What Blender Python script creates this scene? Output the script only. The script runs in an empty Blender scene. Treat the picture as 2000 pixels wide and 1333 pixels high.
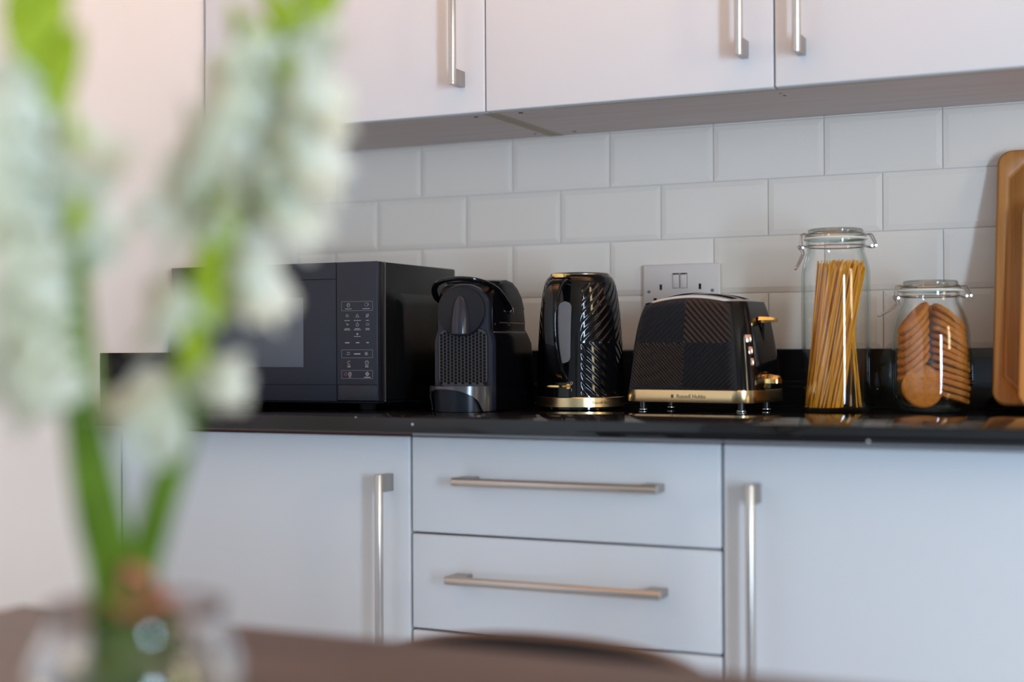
import bpy, bmesh, math, random
from mathutils import Vector, Matrix, Euler
import numpy as np
random.seed(7); rng = np.random.default_rng(7)
PI = math.pi
S = bpy.context.scene
COL = S.collection

# ------------------------------------------------------------------ camera
YAW, PITCH, ROLL = 0.4399, 0.0054, -0.0051
fw = Vector((-math.sin(YAW)*math.cos(PITCH), math.cos(YAW)*math.cos(PITCH), math.sin(PITCH)))
rt = Vector((math.cos(YAW), math.sin(YAW), 0)); up = rt.cross(fw)
r2 = math.cos(ROLL)*rt + math.sin(ROLL)*up; u2 = -math.sin(ROLL)*rt + math.cos(ROLL)*up
cd = bpy.data.cameras.new('camera'); cam = bpy.data.objects.new('camera', cd); COL.objects.link(cam)
m3 = Matrix((r2, u2, -fw)).transposed()
cam.matrix_world = Matrix.Translation((1.577, -2.5006, 1.0138)) @ m3.to_4x4()
cd.sensor_width = 36; cd.lens = 50.0; cd.clip_start = 0.02; cd.clip_end = 60
cd.dof.use_dof = True; cd.dof.focus_distance = 2.43; cd.dof.aperture_fstop = 1.5
S.camera = cam
# ------------------------------------------------------------------ world, lights, exposure
w = bpy.data.worlds.new('world'); S.world = w; w.use_nodes = True
w.node_tree.nodes['Background'].inputs[0].default_value = (0.62, 0.78, 1.0, 1)
w.node_tree.nodes['Background'].inputs[1].default_value = 1.0
def area(name, loc, rot, sx, sy, power, color, spread=PI):
    l = bpy.data.lights.new(name, 'AREA'); l.shape = 'RECTANGLE'; l.size = sx; l.size_y = sy
    l.energy = power; l.color = color; l.spread = spread
    o = bpy.data.objects.new(name, l); o.location = loc; o.rotation_euler = rot; COL.objects.link(o)
    return o
# daylight through the garden door and through the window of the right-hand wall
area('daylight_door', (4.06, -3.65, 0.95), (0, PI/2, 0), 1.6, 0.62, 160, (0.575, 0.775, 1.0))
area('daylight_window', (4.06, -1.50, 1.62), (0, PI/2, 0), 1.05, 0.42, 17, (1.0, 0.80, 0.48))
# added warm fill without a fixture, aimed up to wash the ceiling
area('warm_fill_uplight', (0.9, -0.75, 2.12), (PI, 0, 0), 1.6, 0.3, 23, (1.0, 0.62, 0.32))
S.view_settings.view_transform = 'Standard'; S.view_settings.look = 'None'
S.view_settings.gamma = 1; S.view_settings.use_curve_mapping = False
S.view_settings.exposure = 0.04
S.cycles.use_denoising = True
S.cycles.max_bounces = 14; S.cycles.transmission_bounces = 12; S.cycles.transparent_max_bounces = 16
S.cycles.sample_clamp_indirect = 20

# ------------------------------------------------------------------ mesh helpers
class MB:
    def __init__(s): s.v = []; s.f = []; s.mi = []
    def add(s, vs, fs, mi=0, mat=None):
        o = len(s.v)
        for p in vs:
            p = Vector(p); s.v.append(tuple(mat @ p if mat else p))
        for f in fs: s.f.append(tuple(i+o for i in f)); s.mi.append(mi)
        return s
    def box(s, x0, x1, y0, y1, z0, z1, b=0, seg=2, mi=0, mat=None):
        bm = bmesh.new(); bmesh.ops.create_cube(bm, size=1)
        for v in bm.verts:
            v.co = Vector(((x0+x1)/2+v.co.x*(x1-x0), (y0+y1)/2+v.co.y*(y1-y0), (z0+z1)/2+v.co.z*(z1-z0)))
        if b > 0: bmesh.ops.bevel(bm, geom=bm.edges[:], offset=b, segments=seg, affect='EDGES', profile=0.5)
        return s.frombm(bm, mi, mat)
    def frombm(s, bm, mi=0, mat=None):
        bm.verts.index_update()
        s.add([v.co.copy() for v in bm.verts], [[v.index for v in f.verts] for f in bm.faces], mi, mat)
        bm.free(); return s
    def grid(s, fn, nu, nv, mi=0, closeu=False, flip=False, mat=None):
        vs = [fn(i/nu, j/nv) for j in range(nv+1) for i in range(nu if closeu else nu+1)]
        W = nu if closeu else nu+1; fs = []
        for j in range(nv):
            for i in range(nu):
                a = j*W+i; b = j*W+(i+1) % W; q = (a, b, b+W, a+W)
                fs.append(q[::-1] if flip else q)
        return s.add(vs, fs, mi, mat)
    def lathe(s, prof, seg=48, c=(0, 0, 0), mi=0, mat=None):
        vs = []; fs = []; idx = []
        for r, z in prof:
            if r < 1e-6: idx.append([len(vs)]); vs.append((c[0], c[1], c[2]+z))
            else:
                idx.append(list(range(len(vs), len(vs)+seg)))
                vs += [(c[0]+r*math.cos(2*PI*k/seg), c[1]+r*math.sin(2*PI*k/seg), c[2]+z) for k in range(seg)]
        for a, b in zip(idx, idx[1:]):
            for k in range(seg):
                k2 = (k+1) % seg
                if len(a) == 1 and len(b) == 1: continue
                if len(a) == 1: fs.append((a[0], b[k2], b[k]))
                elif len(b) == 1: fs.append((a[k], a[k2], b[0]))
                else: fs.append((a[k], a[k2], b[k2], b[k]))
        return s.add(vs, fs, mi, mat)
    def tube(s, pts, r, seg=10, mi=0, cap=True, flat=None, mat=None):
        pts = [Vector(p) for p in pts]; n = len(pts)
        rs = r if hasattr(r, '__len__') else [r]*n
        vs = []; fs = []; prev = None
        for i, p in enumerate(pts):
            t = (pts[min(i+1, n-1)]-pts[max(i-1, 0)]).normalized()
            if prev is None:
                a = Vector((0, 0, 1)) if abs(t.z) < 0.9 else Vector((1, 0, 0))
                prev = (a-t*a.dot(t)).normalized()
            else:
                prev = (prev-t*prev.dot(t)).normalized()
            q = t.cross(prev)
            for k in range(seg):
                an = 2*PI*k/seg
                f = flat if flat else 1
                vs.append(p+rs[i]*(math.cos(an)*prev*f+math.sin(an)*q))
        for i in range(n-1):
            for k in range(seg):
                k2 = (k+1) % seg
                fs.append((i*seg+k, i*seg+k2, (i+1)*seg+k2, (i+1)*seg+k))
        if cap:
            fs.append(tuple(range(seg))[::-1]); fs.append(tuple((n-1)*seg+k for k in range(seg)))
        return s.add(vs, fs, mi, mat)
    def cyl(s, p0, p1, r, seg=24, mi=0, b=0, mat=None):
        p0 = Vector(p0); p1 = Vector(p1); L = (p1-p0).length; t = (p1-p0).normalized()
        q = Vector((0, 0, 1)).rotation_difference(t).to_matrix().to_4x4()
        M = Matrix.Translation(p0) @ q
        if mat: M = mat @ M
        pr = [(0, 0), (r, 0), (r, L), (0, L)] if b <= 0 else [(0, 0), (r-b, 0), (r-b*.3, b*.3), (r, b), (r, L-b), (r-b*.3, L-b*.3), (r-b, L), (0, L)]
        return s.lathe(pr, seg, mi=mi, mat=M)
    def loft(s, rings, mi=0, cap=(True, True), mat=None):
        n = len(rings[0]); vs = [p for r in rings for p in r]; fs = []
        for j in range(len(rings)-1):
            for k in range(n):
                k2 = (k+1) % n
                fs.append((j*n+k, j*n+k2, (j+1)*n+k2, (j+1)*n+k))
        if cap[0]: fs.append(tuple(range(n))[::-1])
        if cap[1]: fs.append(tuple((len(rings)-1)*n+k for k in range(n)))
        return s.add(vs, fs, mi, mat)
    def build(s, name, mats, parent=None, ang=35, smooth=True):
        me = bpy.data.meshes.new(name); me.from_pydata(s.v, [], s.f)
        if not isinstance(mats, (list, tuple)): mats = [mats]
        for m in mats: me.materials.append(m)
        me.polygons.foreach_set('material_index', s.mi)
        me.validate(); me.update()
        if smooth:
            me.polygons.foreach_set('use_smooth', [True]*len(me.polygons))
            me.set_sharp_from_angle(angle=math.radians(ang))
        o = bpy.data.objects.new(name, me); COL.objects.link(o)
        if parent: o.parent = parent
        return o
def smooth_path(pts, n=6):
    P = [Vector(p) for p in pts]; out = []
    for i in range(len(P)-1):
        a = P[max(i-1, 0)]; b = P[i]; c = P[i+1]; d = P[min(i+2, len(P)-1)]
        for k in range(n):
            t = k/n
            out.append(0.5*((2*b)+(c-a)*t+(2*a-5*b+4*c-d)*t*t+(-a+3*b-3*c+d)*t**3))
    out.append(P[-1]); return out
def thing(name, label, cat, loc=(0, 0, 0), rz=0, group=None):
    o = bpy.data.objects.new(name, None); COL.objects.link(o); o.location = loc; o.rotation_euler = (0, 0, rz)
    o.empty_display_size = 0.05
    return tag(o, label, cat, group)
def tag(o, label, cat=None, group=None):
    o['label'] = label
    if cat: o['category'] = cat
    if group: o['group'] = group
    return o
def struct(o): o['kind'] = 'structure'; return o
def rrect(hx, hy, r, n=6, z=0, cx=0, cy=0):
    pts = []
    for k, (sx, sy) in enumerate(((1, 1), (-1, 1), (-1, -1), (1, -1))):
        for i in range(n+1):
            a = PI/2*k+PI/2*i/n
            pts.append(Vector((cx+sx*(hx-r)+r*math.cos(a), cy+sy*(hy-r)+r*math.sin(a), z)))
    return pts
def text_part(name, body, size, mat, M, parent, extrude=0.0001, bend=None, align='CENTER'):
    cu = bpy.data.curves.new(name, 'FONT'); cu.body = body; cu.size = size; cu.extrude = extrude
    cu.align_x = align; cu.align_y = 'CENTER'
    t = bpy.data.objects.new(name+'_curve', cu); COL.objects.link(t)
    dg = bpy.context.evaluated_depsgraph_get(); dg.update()
    me = bpy.data.meshes.new_from_object(t.evaluated_get(dg)); bpy.data.objects.remove(t)
    if bend:   # wrap round a vertical cylinder: bend = (radius, mid azimuth)
        R, az = bend
        for v in me.vertices:
            a = az+v.co.x/R; rr = R+v.co.z
            v.co = Vector((rr*math.cos(a), rr*math.sin(a), v.co.y))
    me.materials.clear(); me.materials.append(mat)
    me.transform(M); me.name = name
    o = bpy.data.objects.new(name, me); COL.objects.link(o); o.parent = parent
    return o

# ------------------------------------------------------------------ materials
def mat(name, col, rough=0.5, metal=0, spec=0.5, coat=0, noise=None, bump=None, trans=0, ior=1.45, aniso=0, sub=0, emis=None):
    m = bpy.data.materials.new(name); m.use_nodes = True; nt = m.node_tree; b = nt.nodes['Principled BSDF']
    b.inputs['Base Color'].default_value = (*col, 1); b.inputs['Roughness'].default_value = rough
    b.inputs['Metallic'].default_value = metal; b.inputs['Specular IOR Level'].default_value = spec
    b.inputs['Coat Weight'].default_value = coat; b.inputs['Transmission Weight'].default_value = trans
    b.inputs['IOR'].default_value = ior; b.inputs['Anisotropic'].default_value = aniso
    if coat: b.inputs['Coat Roughness'].default_value = 0.05
    if sub: b.inputs['Subsurface Weight'].default_value = sub; b.inputs['Subsurface Radius'].default_value = (.01, .01, .008)
    tc = nt.nodes.new('ShaderNodeTexCoord')
    if noise:   # (scale xyz, colour2, low, high)
        sc, c2, lo, hi = noise
        mp = nt.nodes.new('ShaderNodeMapping'); mp.inputs['Scale'].default_value = sc
        nz = nt.nodes.new('ShaderNodeTexNoise'); nz.inputs['Scale'].default_value = 1; nz.inputs['Detail'].default_value = 5
        rp = nt.nodes.new('ShaderNodeValToRGB'); rp.color_ramp.elements[0].position = lo; rp.color_ramp.elements[1].position = hi
        rp.color_ramp.elements[0].color = (*col, 1); rp.color_ramp.elements[1].color = (*c2, 1)
        nt.links.new(tc.outputs['Object'], mp.inputs[0]); nt.links.new(mp.outputs[0], nz.inputs['Vector'])
        nt.links.new(nz.outputs['Fac'], rp.inputs[0]); nt.links.new(rp.outputs[0], b.inputs['Base Color'])
    if bump:    # (scale xyz, strength, distance)
        sc, st, di = bump
        mp = nt.nodes.new('ShaderNodeMapping'); mp.inputs['Scale'].default_value = sc
        nz = nt.nodes.new('ShaderNodeTexNoise'); nz.inputs['Scale'].default_value = 1; nz.inputs['Detail'].default_value = 4
        bp = nt.nodes.new('ShaderNodeBump'); bp.inputs['Strength'].default_value = st; bp.inputs['Distance'].default_value = di
        nt.links.new(tc.outputs['Object'], mp.inputs[0]); nt.links.new(mp.outputs[0], nz.inputs['Vector'])
        nt.links.new(nz.outputs['Fac'], bp.inputs['Height']); nt.links.new(bp.outputs[0], b.inputs['Normal'])
    return m
def thin_glass(name, tint=(0.985, 0.992, 0.988), edge=(0.50, 0.62, 0.55)):
    m = bpy.data.materials.new(name); m.use_nodes = True; nt = m.node_tree; nt.nodes.clear()
    out = nt.nodes.new('ShaderNodeOutputMaterial'); mx = nt.nodes.new('ShaderNodeMixShader')
    tr = nt.nodes.new('ShaderNodeBsdfTransparent'); gl = nt.nodes.new('ShaderNodeBsdfGlossy'); gl.inputs['Roughness'].default_value = 0.015
    lw = nt.nodes.new('ShaderNodeLayerWeight'); lw.inputs[0].default_value = 0.5
    p5 = nt.nodes.new('ShaderNodeMath'); p5.operation = 'POWER'; p5.inputs[1].default_value = 5
    sch = nt.nodes.new('ShaderNodeMath'); sch.operation = 'MULTIPLY_ADD'; sch.inputs[1].default_value = 0.92; sch.inputs[2].default_value = 0.045
    p3 = nt.nodes.new('ShaderNodeMath'); p3.operation = 'POWER'; p3.inputs[1].default_value = 4
    nt.links.new(lw.outputs['Facing'], p5.inputs[0]); nt.links.new(p5.outputs[0], sch.inputs[0]); nt.links.new(lw.outputs['Facing'], p3.inputs[0])
    mc = nt.nodes.new('ShaderNodeMix'); mc.data_type = 'RGBA'
    mc.inputs[6].default_value = (*tint, 1); mc.inputs[7].default_value = (*edge, 1)
    nt.links.new(p3.outputs[0], mc.inputs[0]); nt.links.new(mc.outputs[2], tr.inputs[0])
    nt.links.new(sch.outputs[0], mx.inputs[0]); nt.links.new(tr.outputs[0], mx.inputs[1]); nt.links.new(gl.outputs[0], mx.inputs[2])
    nt.links.new(mx.outputs[0], out.inputs[0]); return m
def speckled(name, col, fleck, rough, scale, thr):
    m = mat(name, col, rough, spec=0.5); nt = m.node_tree; b = nt.nodes['Principled BSDF']
    tc = nt.nodes.new('ShaderNodeTexCoord'); vo = nt.nodes.new('ShaderNodeTexVoronoi'); vo.inputs['Scale'].default_value = scale
    rp = nt.nodes.new('ShaderNodeValToRGB'); rp.color_ramp.interpolation = 'LINEAR'
    rp.color_ramp.elements[0].position = thr; rp.color_ramp.elements[0].color = (*fleck, 1)
    rp.color_ramp.elements[1].position = thr*1.3; rp.color_ramp.elements[1].color = (*col, 1)
    nt.links.new(tc.outputs['Object'], vo.inputs['Vector']); nt.links.new(vo.outputs['Distance'], rp.inputs[0])
    nt.links.new(rp.outputs[0], b.inputs['Base Color']); return m
def wood(name, c1, c2, scale, rough, coat=0, bands=1.0):
    m = mat(name, c1, rough, coat=coat); nt = m.node_tree; b = nt.nodes['Principled BSDF']
    tc = nt.nodes.new('ShaderNodeTexCoord'); mp = nt.nodes.new('ShaderNodeMapping'); mp.inputs['Scale'].default_value = scale
    nz = nt.nodes.new('ShaderNodeTexNoise'); nz.inputs['Scale'].default_value = 1; nz.inputs['Detail'].default_value = 8; nz.inputs['Roughness'].default_value = 0.6
    rp = nt.nodes.new('ShaderNodeValToRGB'); rp.color_ramp.elements[0].position = 0.5-0.2*bands; rp.color_ramp.elements[1].position = 0.5+0.2*bands
    rp.color_ramp.elements[0].color = (*c1, 1); rp.color_ramp.elements[1].color = (*c2, 1)
    bp = nt.nodes.new('ShaderNodeBump'); bp.inputs['Strength'].default_value = 0.15; bp.inputs['Distance'].default_value = 0.001
    nt.links.new(tc.outputs['Object'], mp.inputs[0]); nt.links.new(mp.outputs[0], nz.inputs['Vector'])
    nt.links.new(nz.outputs['Fac'], rp.inputs[0]); nt.links.new(rp.outputs[0], b.inputs['Base Color'])
    nt.links.new(nz.outputs['Fac'], bp.inputs['Height']); nt.links.new(bp.outputs[0], b.inputs['Normal'])
    return m
M_wall = mat('painted_wall', (0.86, 0.84, 0.81), 0.6, spec=0.3, bump=((60, 60, 60), 0.08, 0.002))
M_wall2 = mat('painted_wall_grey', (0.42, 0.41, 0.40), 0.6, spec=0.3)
M_ceil = mat('warm_bounce_ceiling', (0.60, 0.42, 0.27), 0.8)  # unseen ceiling, tinted orange so its bounce warms the upper doors
M_floor = mat('cool_bounce_floor_tile', (0.56, 0.68, 0.82), 0.4, noise=((3, 3, 3), (0.60, 0.71, 0.84), 0.3, 0.7))  # unseen floor, tinted blue so its bounce cools the lower doors
M_tile = mat('white_glazed_tile', (0.86, 0.78, 0.70), 0.12, spec=0.5)
M_grout = mat('grout', (0.66, 0.62, 0.58), 0.8)
M_cab = mat('white_satin_door', (0.73, 0.73, 0.745), 0.38, spec=0.4)
M_carc = mat('carcass_board', (0.70, 0.58, 0.54), 0.5, noise=((3, 40, 3), (0.63, 0.52, 0.48), 0.35, 0.7))
M_chip = mat('raw_board_edge', (0.50, 0.41, 0.30), 0.7)
M_brownrail = mat('brown_rail', (0.12, 0.03, 0.02), 0.5)
M_beigerail = mat('beige_rail', (0.42, 0.38, 0.36), 0.5)
M_hole = mat('dark_hole', (0.010, 0.009, 0.008), 0.8, spec=0.1)
M_steel = mat('brushed_steel', (0.58, 0.52, 0.47), 0.33, metal=1, aniso=0.5)
M_steel2 = mat('brushed_steel_post', (0.45, 0.41, 0.38), 0.42, metal=1)
M_granite = speckled('black_granite', (0.010, 0.010, 0.011), (0.75, 0.75, 0.72), 0.035, 24, 0.036)
M_plate = mat('white_switch_plastic', (0.74, 0.67, 0.63), 0.35)
M_black = mat('gloss_black', (0.003, 0.003, 0.004), 0.06, spec=0.42)
M_piano = mat('piano_black', (0.003, 0.003, 0.004), 0.16, spec=0.12)
M_blacks = mat('satin_black', (0.012, 0.012, 0.014), 0.30)
M_mattb = mat('matt_black_plastic', (0.010, 0.010, 0.013), 0.40, spec=0.35)
M_mw = mat('microwave_front', (0.020, 0.023, 0.036), 0.32, spec=0.35)
M_mwside = mat('microwave_casing', (0.006, 0.006, 0.006), 0.22, spec=0.3)
M_mwwin = mat('microwave_window', (0.10, 0.115, 0.14), 0.3, bump=((900, 900, 900), 0.3, 0.001))
M_print = mat('light_grey_print', (0.42, 0.42, 0.47), 0.5)
M_printr = mat('red_print', (0.40, 0.05, 0.10), 0.5)
M_line = mat('panel_line', (0.18, 0.18, 0.22), 0.4)
M_gold = mat('brushed_gold', (0.72, 0.53, 0.28), 0.24, metal=1, aniso=0.4)
M_goldp = mat('polished_gold', (0.85, 0.58, 0.22), 0.13, metal=1)
M_chrome = mat('chrome', (0.70, 0.68, 0.67), 0.12, metal=1)
M_wire = mat('steel_wire', (0.55, 0.52, 0.52), 0.2, metal=1)
M_glass = thin_glass('jar_glass')
M_gasket = mat('clear_gasket', (0.80, 0.84, 0.76), 0.35)
M_lidglass = thin_glass('lid_glass', tint=(0.80, 0.82, 0.79), edge=(0.30, 0.34, 0.30))
M_rglass = mat('vase_glass', (1, 1, 1), 0.0, trans=1, ior=1.45)
M_water = mat('water', (0.97, 1.0, 0.98), 0.0, trans=1, ior=1.33)
M_pasta = mat('dry_pasta', (0.72, 0.29, 0.006), 0.30, spec=0.35, noise=((260, 260, 6), (0.90, 0.44, 0.02), 0.35, 0.65))
M_bisc = mat('biscuit', (0.46, 0.155, 0.022), 0.75, spec=0.2, noise=((160, 160, 160), (0.60, 0.225, 0.04), 0.3, 0.7), bump=((400, 400, 400), 0.5, 0.0015))
M_bamboo = wood('bamboo', (0.36, 0.135, 0.028), (0.52, 0.22, 0.055), (70, 70, 2.2), 0.45, bands=1.0)
M_bamboo2 = wood('pale_bamboo', (0.50, 0.22, 0.05), (0.62, 0.29, 0.08), (70, 70, 2.2), 0.45, bands=1.0)
M_table = wood('dark_wood_table', (0.085, 0.050, 0.036), (0.15, 0.095, 0.068), (3, 22, 3), 0.38)
M_chair = mat('brown_leather', (0.10, 0.062, 0.045), 0.5)
M_chairb = mat('black_upholstery', (0.008, 0.008, 0.010), 0.8)
M_petal = mat('white_petal', (0.80, 0.78, 0.66), 0.55, noise=((25, 25, 25), (0.88, 0.87, 0.80), 0.4, 0.6), sub=0.0)
M_throat = mat('greenish_petal', (0.55, 0.68, 0.30), 0.55)
M_bud = mat('bud_green', (0.24, 0.31, 0.008), 0.6, spec=0.25, noise=((30, 30, 30), (0.36, 0.43, 0.03), 0.35, 0.65))
M_stem = mat('stem_green', (0.07, 0.12, 0.005), 0.55, spec=0.25, noise=((20, 20, 20), (0.14, 0.20, 0.01), 0.4, 0.6))
M_leaf = mat('leaf_green', (0.055, 0.105, 0.003), 0.55, spec=0.25, noise=((20, 20, 20), (0.10, 0.17, 0.008), 0.4, 0.6))
M_twine = mat('terracotta_band', (0.50, 0.15, 0.09), 0.6)
for m_ in (M_petal,):   # petals let some light through
    nt = m_.node_tree; b = nt.nodes['Principled BSDF']; out = nt.nodes['Material Output']
    tl = nt.nodes.new('ShaderNodeBsdfTranslucent'); tl.inputs[0].default_value = (0.85, 0.85, 0.60, 1)
    mx = nt.nodes.new('ShaderNodeMixShader'); mx.inputs[0].default_value = 0.42
    nt.links.new(b.outputs[0], mx.inputs[1]); nt.links.new(tl.outputs[0], mx.inputs[2]); nt.links.new(mx.outputs[0], out.inputs[0])

# ------------------------------------------------------------------ the room
XL, XR, YB = -0.093, 4.0, -5.6
struct(MB().box(XL-.12, XR+.12, YB-.12, .12, -.1, 0).build('floor', M_floor))
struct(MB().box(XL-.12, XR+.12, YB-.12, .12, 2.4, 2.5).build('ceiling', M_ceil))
wb = struct(MB().box(XL-.12, XR+.12, 0.006, .12, 0, 2.4).build('wall_back', M_wall))
struct(MB().box(XL-.12, XL, YB, .006, 0, 2.4).build('wall_left', M_wall))
struct(MB().box(XL-.12, XR+.12, YB-.12, YB, 0, 2.4).build('wall_front', M_wall2))
m = MB()   # right wall with openings for the garden door and the window
for a in ((YB, -4.0, 0, 2.4), (-4.0, -3.3, 2.1, 2.4), (-3.3, -1.75, 0, 2.4), (-1.75, -1.25, 0, 1.05), (-1.75, -1.25, 2.2, 2.4), (-1.25, .006, 0, 2.4)):
    m.box(XR, XR+.12, *a)
struct(m.build('wall_right', M_wall2))
def frame(name, y0, y1, z0, z1, mull):
    m = MB(); t = .05
    m.box(XR+.02, XR+.055, y0, y0+t, z0, z1).box(XR+.02, XR+.055, y1-t, y1, z0, z1).box(XR+.02, XR+.055, y0+t, y1-t, z0, z0+t).box(XR+.02, XR+.055, y0+t, y1-t, z1-t, z1)
    for z in mull: m.box(XR+.02, XR+.055, y0+t, y1-t, z-.02, z+.02)
    return struct(m.build(name, M_cab))
frame('door_1', -4.0, -3.3, 0.0, 2.1, [])
frame('window_1', -1.75, -1.25, 1.05, 2.2, [1.8])
# bevelled brick tiles on the back wall (one cladding of the wall)
m = MB(); P, R_ = .202, .102; z0t = 1.01
m.box(XL+.0005, 1.60, 0.0, 0.0055, z0t, 1.47, mi=1)
for r in range(5):
    off = 0 if r in (1, 3) else P/2
    # rows from the bottom: joints at k*P (rows 1,3 counted from the top) and (k+.5)*P
    off = {4: 0, 3: 0, 2: P/2, 1: 0, 0: P/2}[r]
    z0 = z0t+r*R_+.001; z1 = z0t+(r+1)*R_-.001
    if z1 > 1.47: z1 = 1.47
    x = off-2*P
    while x < 1.60:
        a = max(x+.001, XL+.001); b = min(x+P-.001, 1.60); x += P
        if b-a < .004: continue
        e = .0095; d0, d1 = -.0016, -.0032
        vs = [(a, 0, z0), (b, 0, z0), (b, 0, z1), (a, 0, z1), (a, d0, z0), (b, d0, z0), (b, d0, z1), (a, d0, z1)]
        if b-a > .03:
            vs += [(a+e, d1, z0+e), (b-e, d1, z0+e), (b-e, d1, z1-e), (a+e, d1, z1-e)]
            fs = [(4, 5, 9, 8), (5, 6, 10, 9), (6, 7, 11, 10), (7, 4, 8, 11), (8, 9, 10, 11)]
        else: fs = [(4, 5, 6, 7)]
        fs += [(0, 1, 5, 4), (1, 2, 6, 5), (2, 3, 7, 6), (3, 0, 4, 7)]
        m.add(vs, fs)
m.build('tile_cladding', [M_tile, M_grout], wb, ang=3)

# ------------------------------------------------------------------ worktop
t = thing('worktop', 'glossy black speckled stone worktop running along the tiled wall', 'worktop', (0, 0, .91))
MB().box(XL+.001, 1.60, -.618, -.0005, -.0235, 0, b=.0012).build('slab', M_granite, t)
MB().box(XL+.02, 1.60, -.02, -.0005, .0003, .1, b=.001).build('upstand', M_granite, t)
MB().box(XL+.001, XL+.019, -.605, -.0005, .0003, .1, b=.001).build('upstand', M_granite, t)

# ------------------------------------------------------------------ cabinets
def handle(parent, p, L, axis, off=.036, sgn=1):
    """bar handle: p = centre on the door face, L long, axis 'x' or 'z'; bar stands off towards -Y"""
    p = Vector(p); d = Vector((1, 0, 0)) if axis == 'x' else Vector((0, 0, 1)); y = Vector((0, -off, 0))
    h = MB(); h.cyl(p+y-d*L/2, p+y+d*L/2, .0066, 24, b=.001)
    for s in (-1, 1):   # end-cap rings
        e = p+y+d*(s*(L/2-.006)); h.cyl(e-d*.0006, e+d*.0006, .0070, 24)
    o = h.build('handle', M_steel, parent)
    for s in (-1, 1):
        q = MB(); c = p+d*(s*(L/2-.0145)); hl = .0135
        if axis == 'x': q.box(c.x-hl, c.x+hl, c.y-off, c.y-.0002, c.z-.0062, c.z+.0062, b=.0008)
        else: q.box(c.x-.0062, c.x+.0062, c.y-off, c.y-.0002, c.z-hl, c.z+hl, b=.0008)
        q.build('handle_post', M_steel2, o)
    return o
FY = -.555
def base_unit(x0, x1, label, kind, rail, rl):
    t = thing('base_cabinet', label, 'cabinet', ((x0+x1)/2, 0, 0)); cx = (x0+x1)/2
    MB().box(x0-cx+.0005, x1-cx-.0005, FY+.021, -.001, .1, .8862).build('carcass', M_carc, t)
    tr_ = MB().box(x0-cx+.0005, x1-cx-.0005, FY+.004, FY+.0205, .8785, .8863).build('top_rail', rail, t)
    if rl: tr_['label'] = rl
    MB().box(x0-cx+.0005, x1-cx-.0005, FY+.07, FY+.085, 0, .0995).build('plinth', M_cab, t)
    return t, cx
zt = .8775
# left unit with one door
t, cx = base_unit(XL+.002, .4845, 'white lower cabinet left of the drawers, upright bar handle at its right edge', 'door', M_brownrail, 'reddish brown rail under the worktop')
d = MB().box(XL+.004-cx, .483-cx, FY, FY+.02, .11, zt, b=.003, seg=3).build('door', M_cab, t)
handle(d, (.4482-cx, FY, .8195-.17), .34, 'z')
# drawer unit
t, cx = base_unit(.4855, .9875, 'white lower cabinet with stacked drawers and horizontal bar handles', 'drawers', M_beigerail, '')
for za, zb, hz, hc, hl in ((.7288, zt, .8125, .7405, .327), (.5787, .7256, .6627, .7365, .344), (.34, .5755, .50, .7365, .344), (.11, .3368, .26, .7365, .344)):
    d = MB().box(.487-cx, .986-cx, FY, FY+.02, za, zb, b=.003, seg=3).build('drawer', M_cab, t)
    handle(d, (hc-cx, FY, hz), hl, 'x')
# right unit with one door
t, cx = base_unit(.9885, 1.59, 'white lower cabinet right of the drawers, upright bar handle at its left edge', 'door', M_beigerail, '')
d = MB().box(.990-cx, 1.588-cx, FY, FY+.02, .11, zt, b=.003, seg=3).build('door', M_cab, t)
handle(d, (1.0387-cx, FY, .825-.17), .34, 'z')

UY = -.32; uz = 1.4195; UH = .72
def wall_unit(x0, x1, doors, label):
    cx = (x0+x1)/2; t = thing('wall_cabinet', label, 'cabinet', (cx, 0, uz))
    MB().box(x0-cx+.0005, x1-cx-.0005, UY+.021, -.0075, .0008, UH).build('carcass', M_carc, t)
    for a, b, hx, hz in doors:
        d = MB().box(a-cx, b-cx, UY, UY+.0195, 0, UH, b=.003, seg=3).build('door', M_cab, t)
        handle(d, (hx-cx, UY, hz+.17-uz), .34, 'z')
    return t, cx
def holes(t, cx, pts):
    for x, y, r in pts:
        MB().cyl((x-cx, y, .0006), (x-cx, y, .0012), r, 16).build('screw_hole', M_hole, t)
t, cx = wall_unit(XL+.004, .5015, [(XL+.006, .5008, .4579, 1.4634)], 'white single-door wall cabinet above the microwave')
MB().box(.487-cx, .5012-cx, UY+.022, -.008, .0002, .0009).build('board_edge', M_chip, t)
holes(t, cx, [(.4618, -.2738, .0042), (.473, -.0479, .0032), (.1977, -.2795, .0016), (.1984, -.245, .0016)])
t, cx = wall_unit(.5025, 1.5075, [(.5032, 1.0037, .9586, 1.4676), (1.0062, 1.5068, 1.0493, 1.4639)], 'white double-door wall cabinet above the kettle, toaster and jars')
MB().box(.5028-cx, .516-cx, UY+.022, -.008, .0002, .0009).build('board_edge', M_chip, t)
MB().box(.62-cx, 1.507-cx, UY+.0205, UY+.0260, .0001, .0009).build('front_edging', M_chip, t)
holes(t, cx, [(.5496, -.2777, .0046), (.5518, -.0432, .0038), (.9992, -.2593, .0025), (1.0005, -.2384, .003)])

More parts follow.
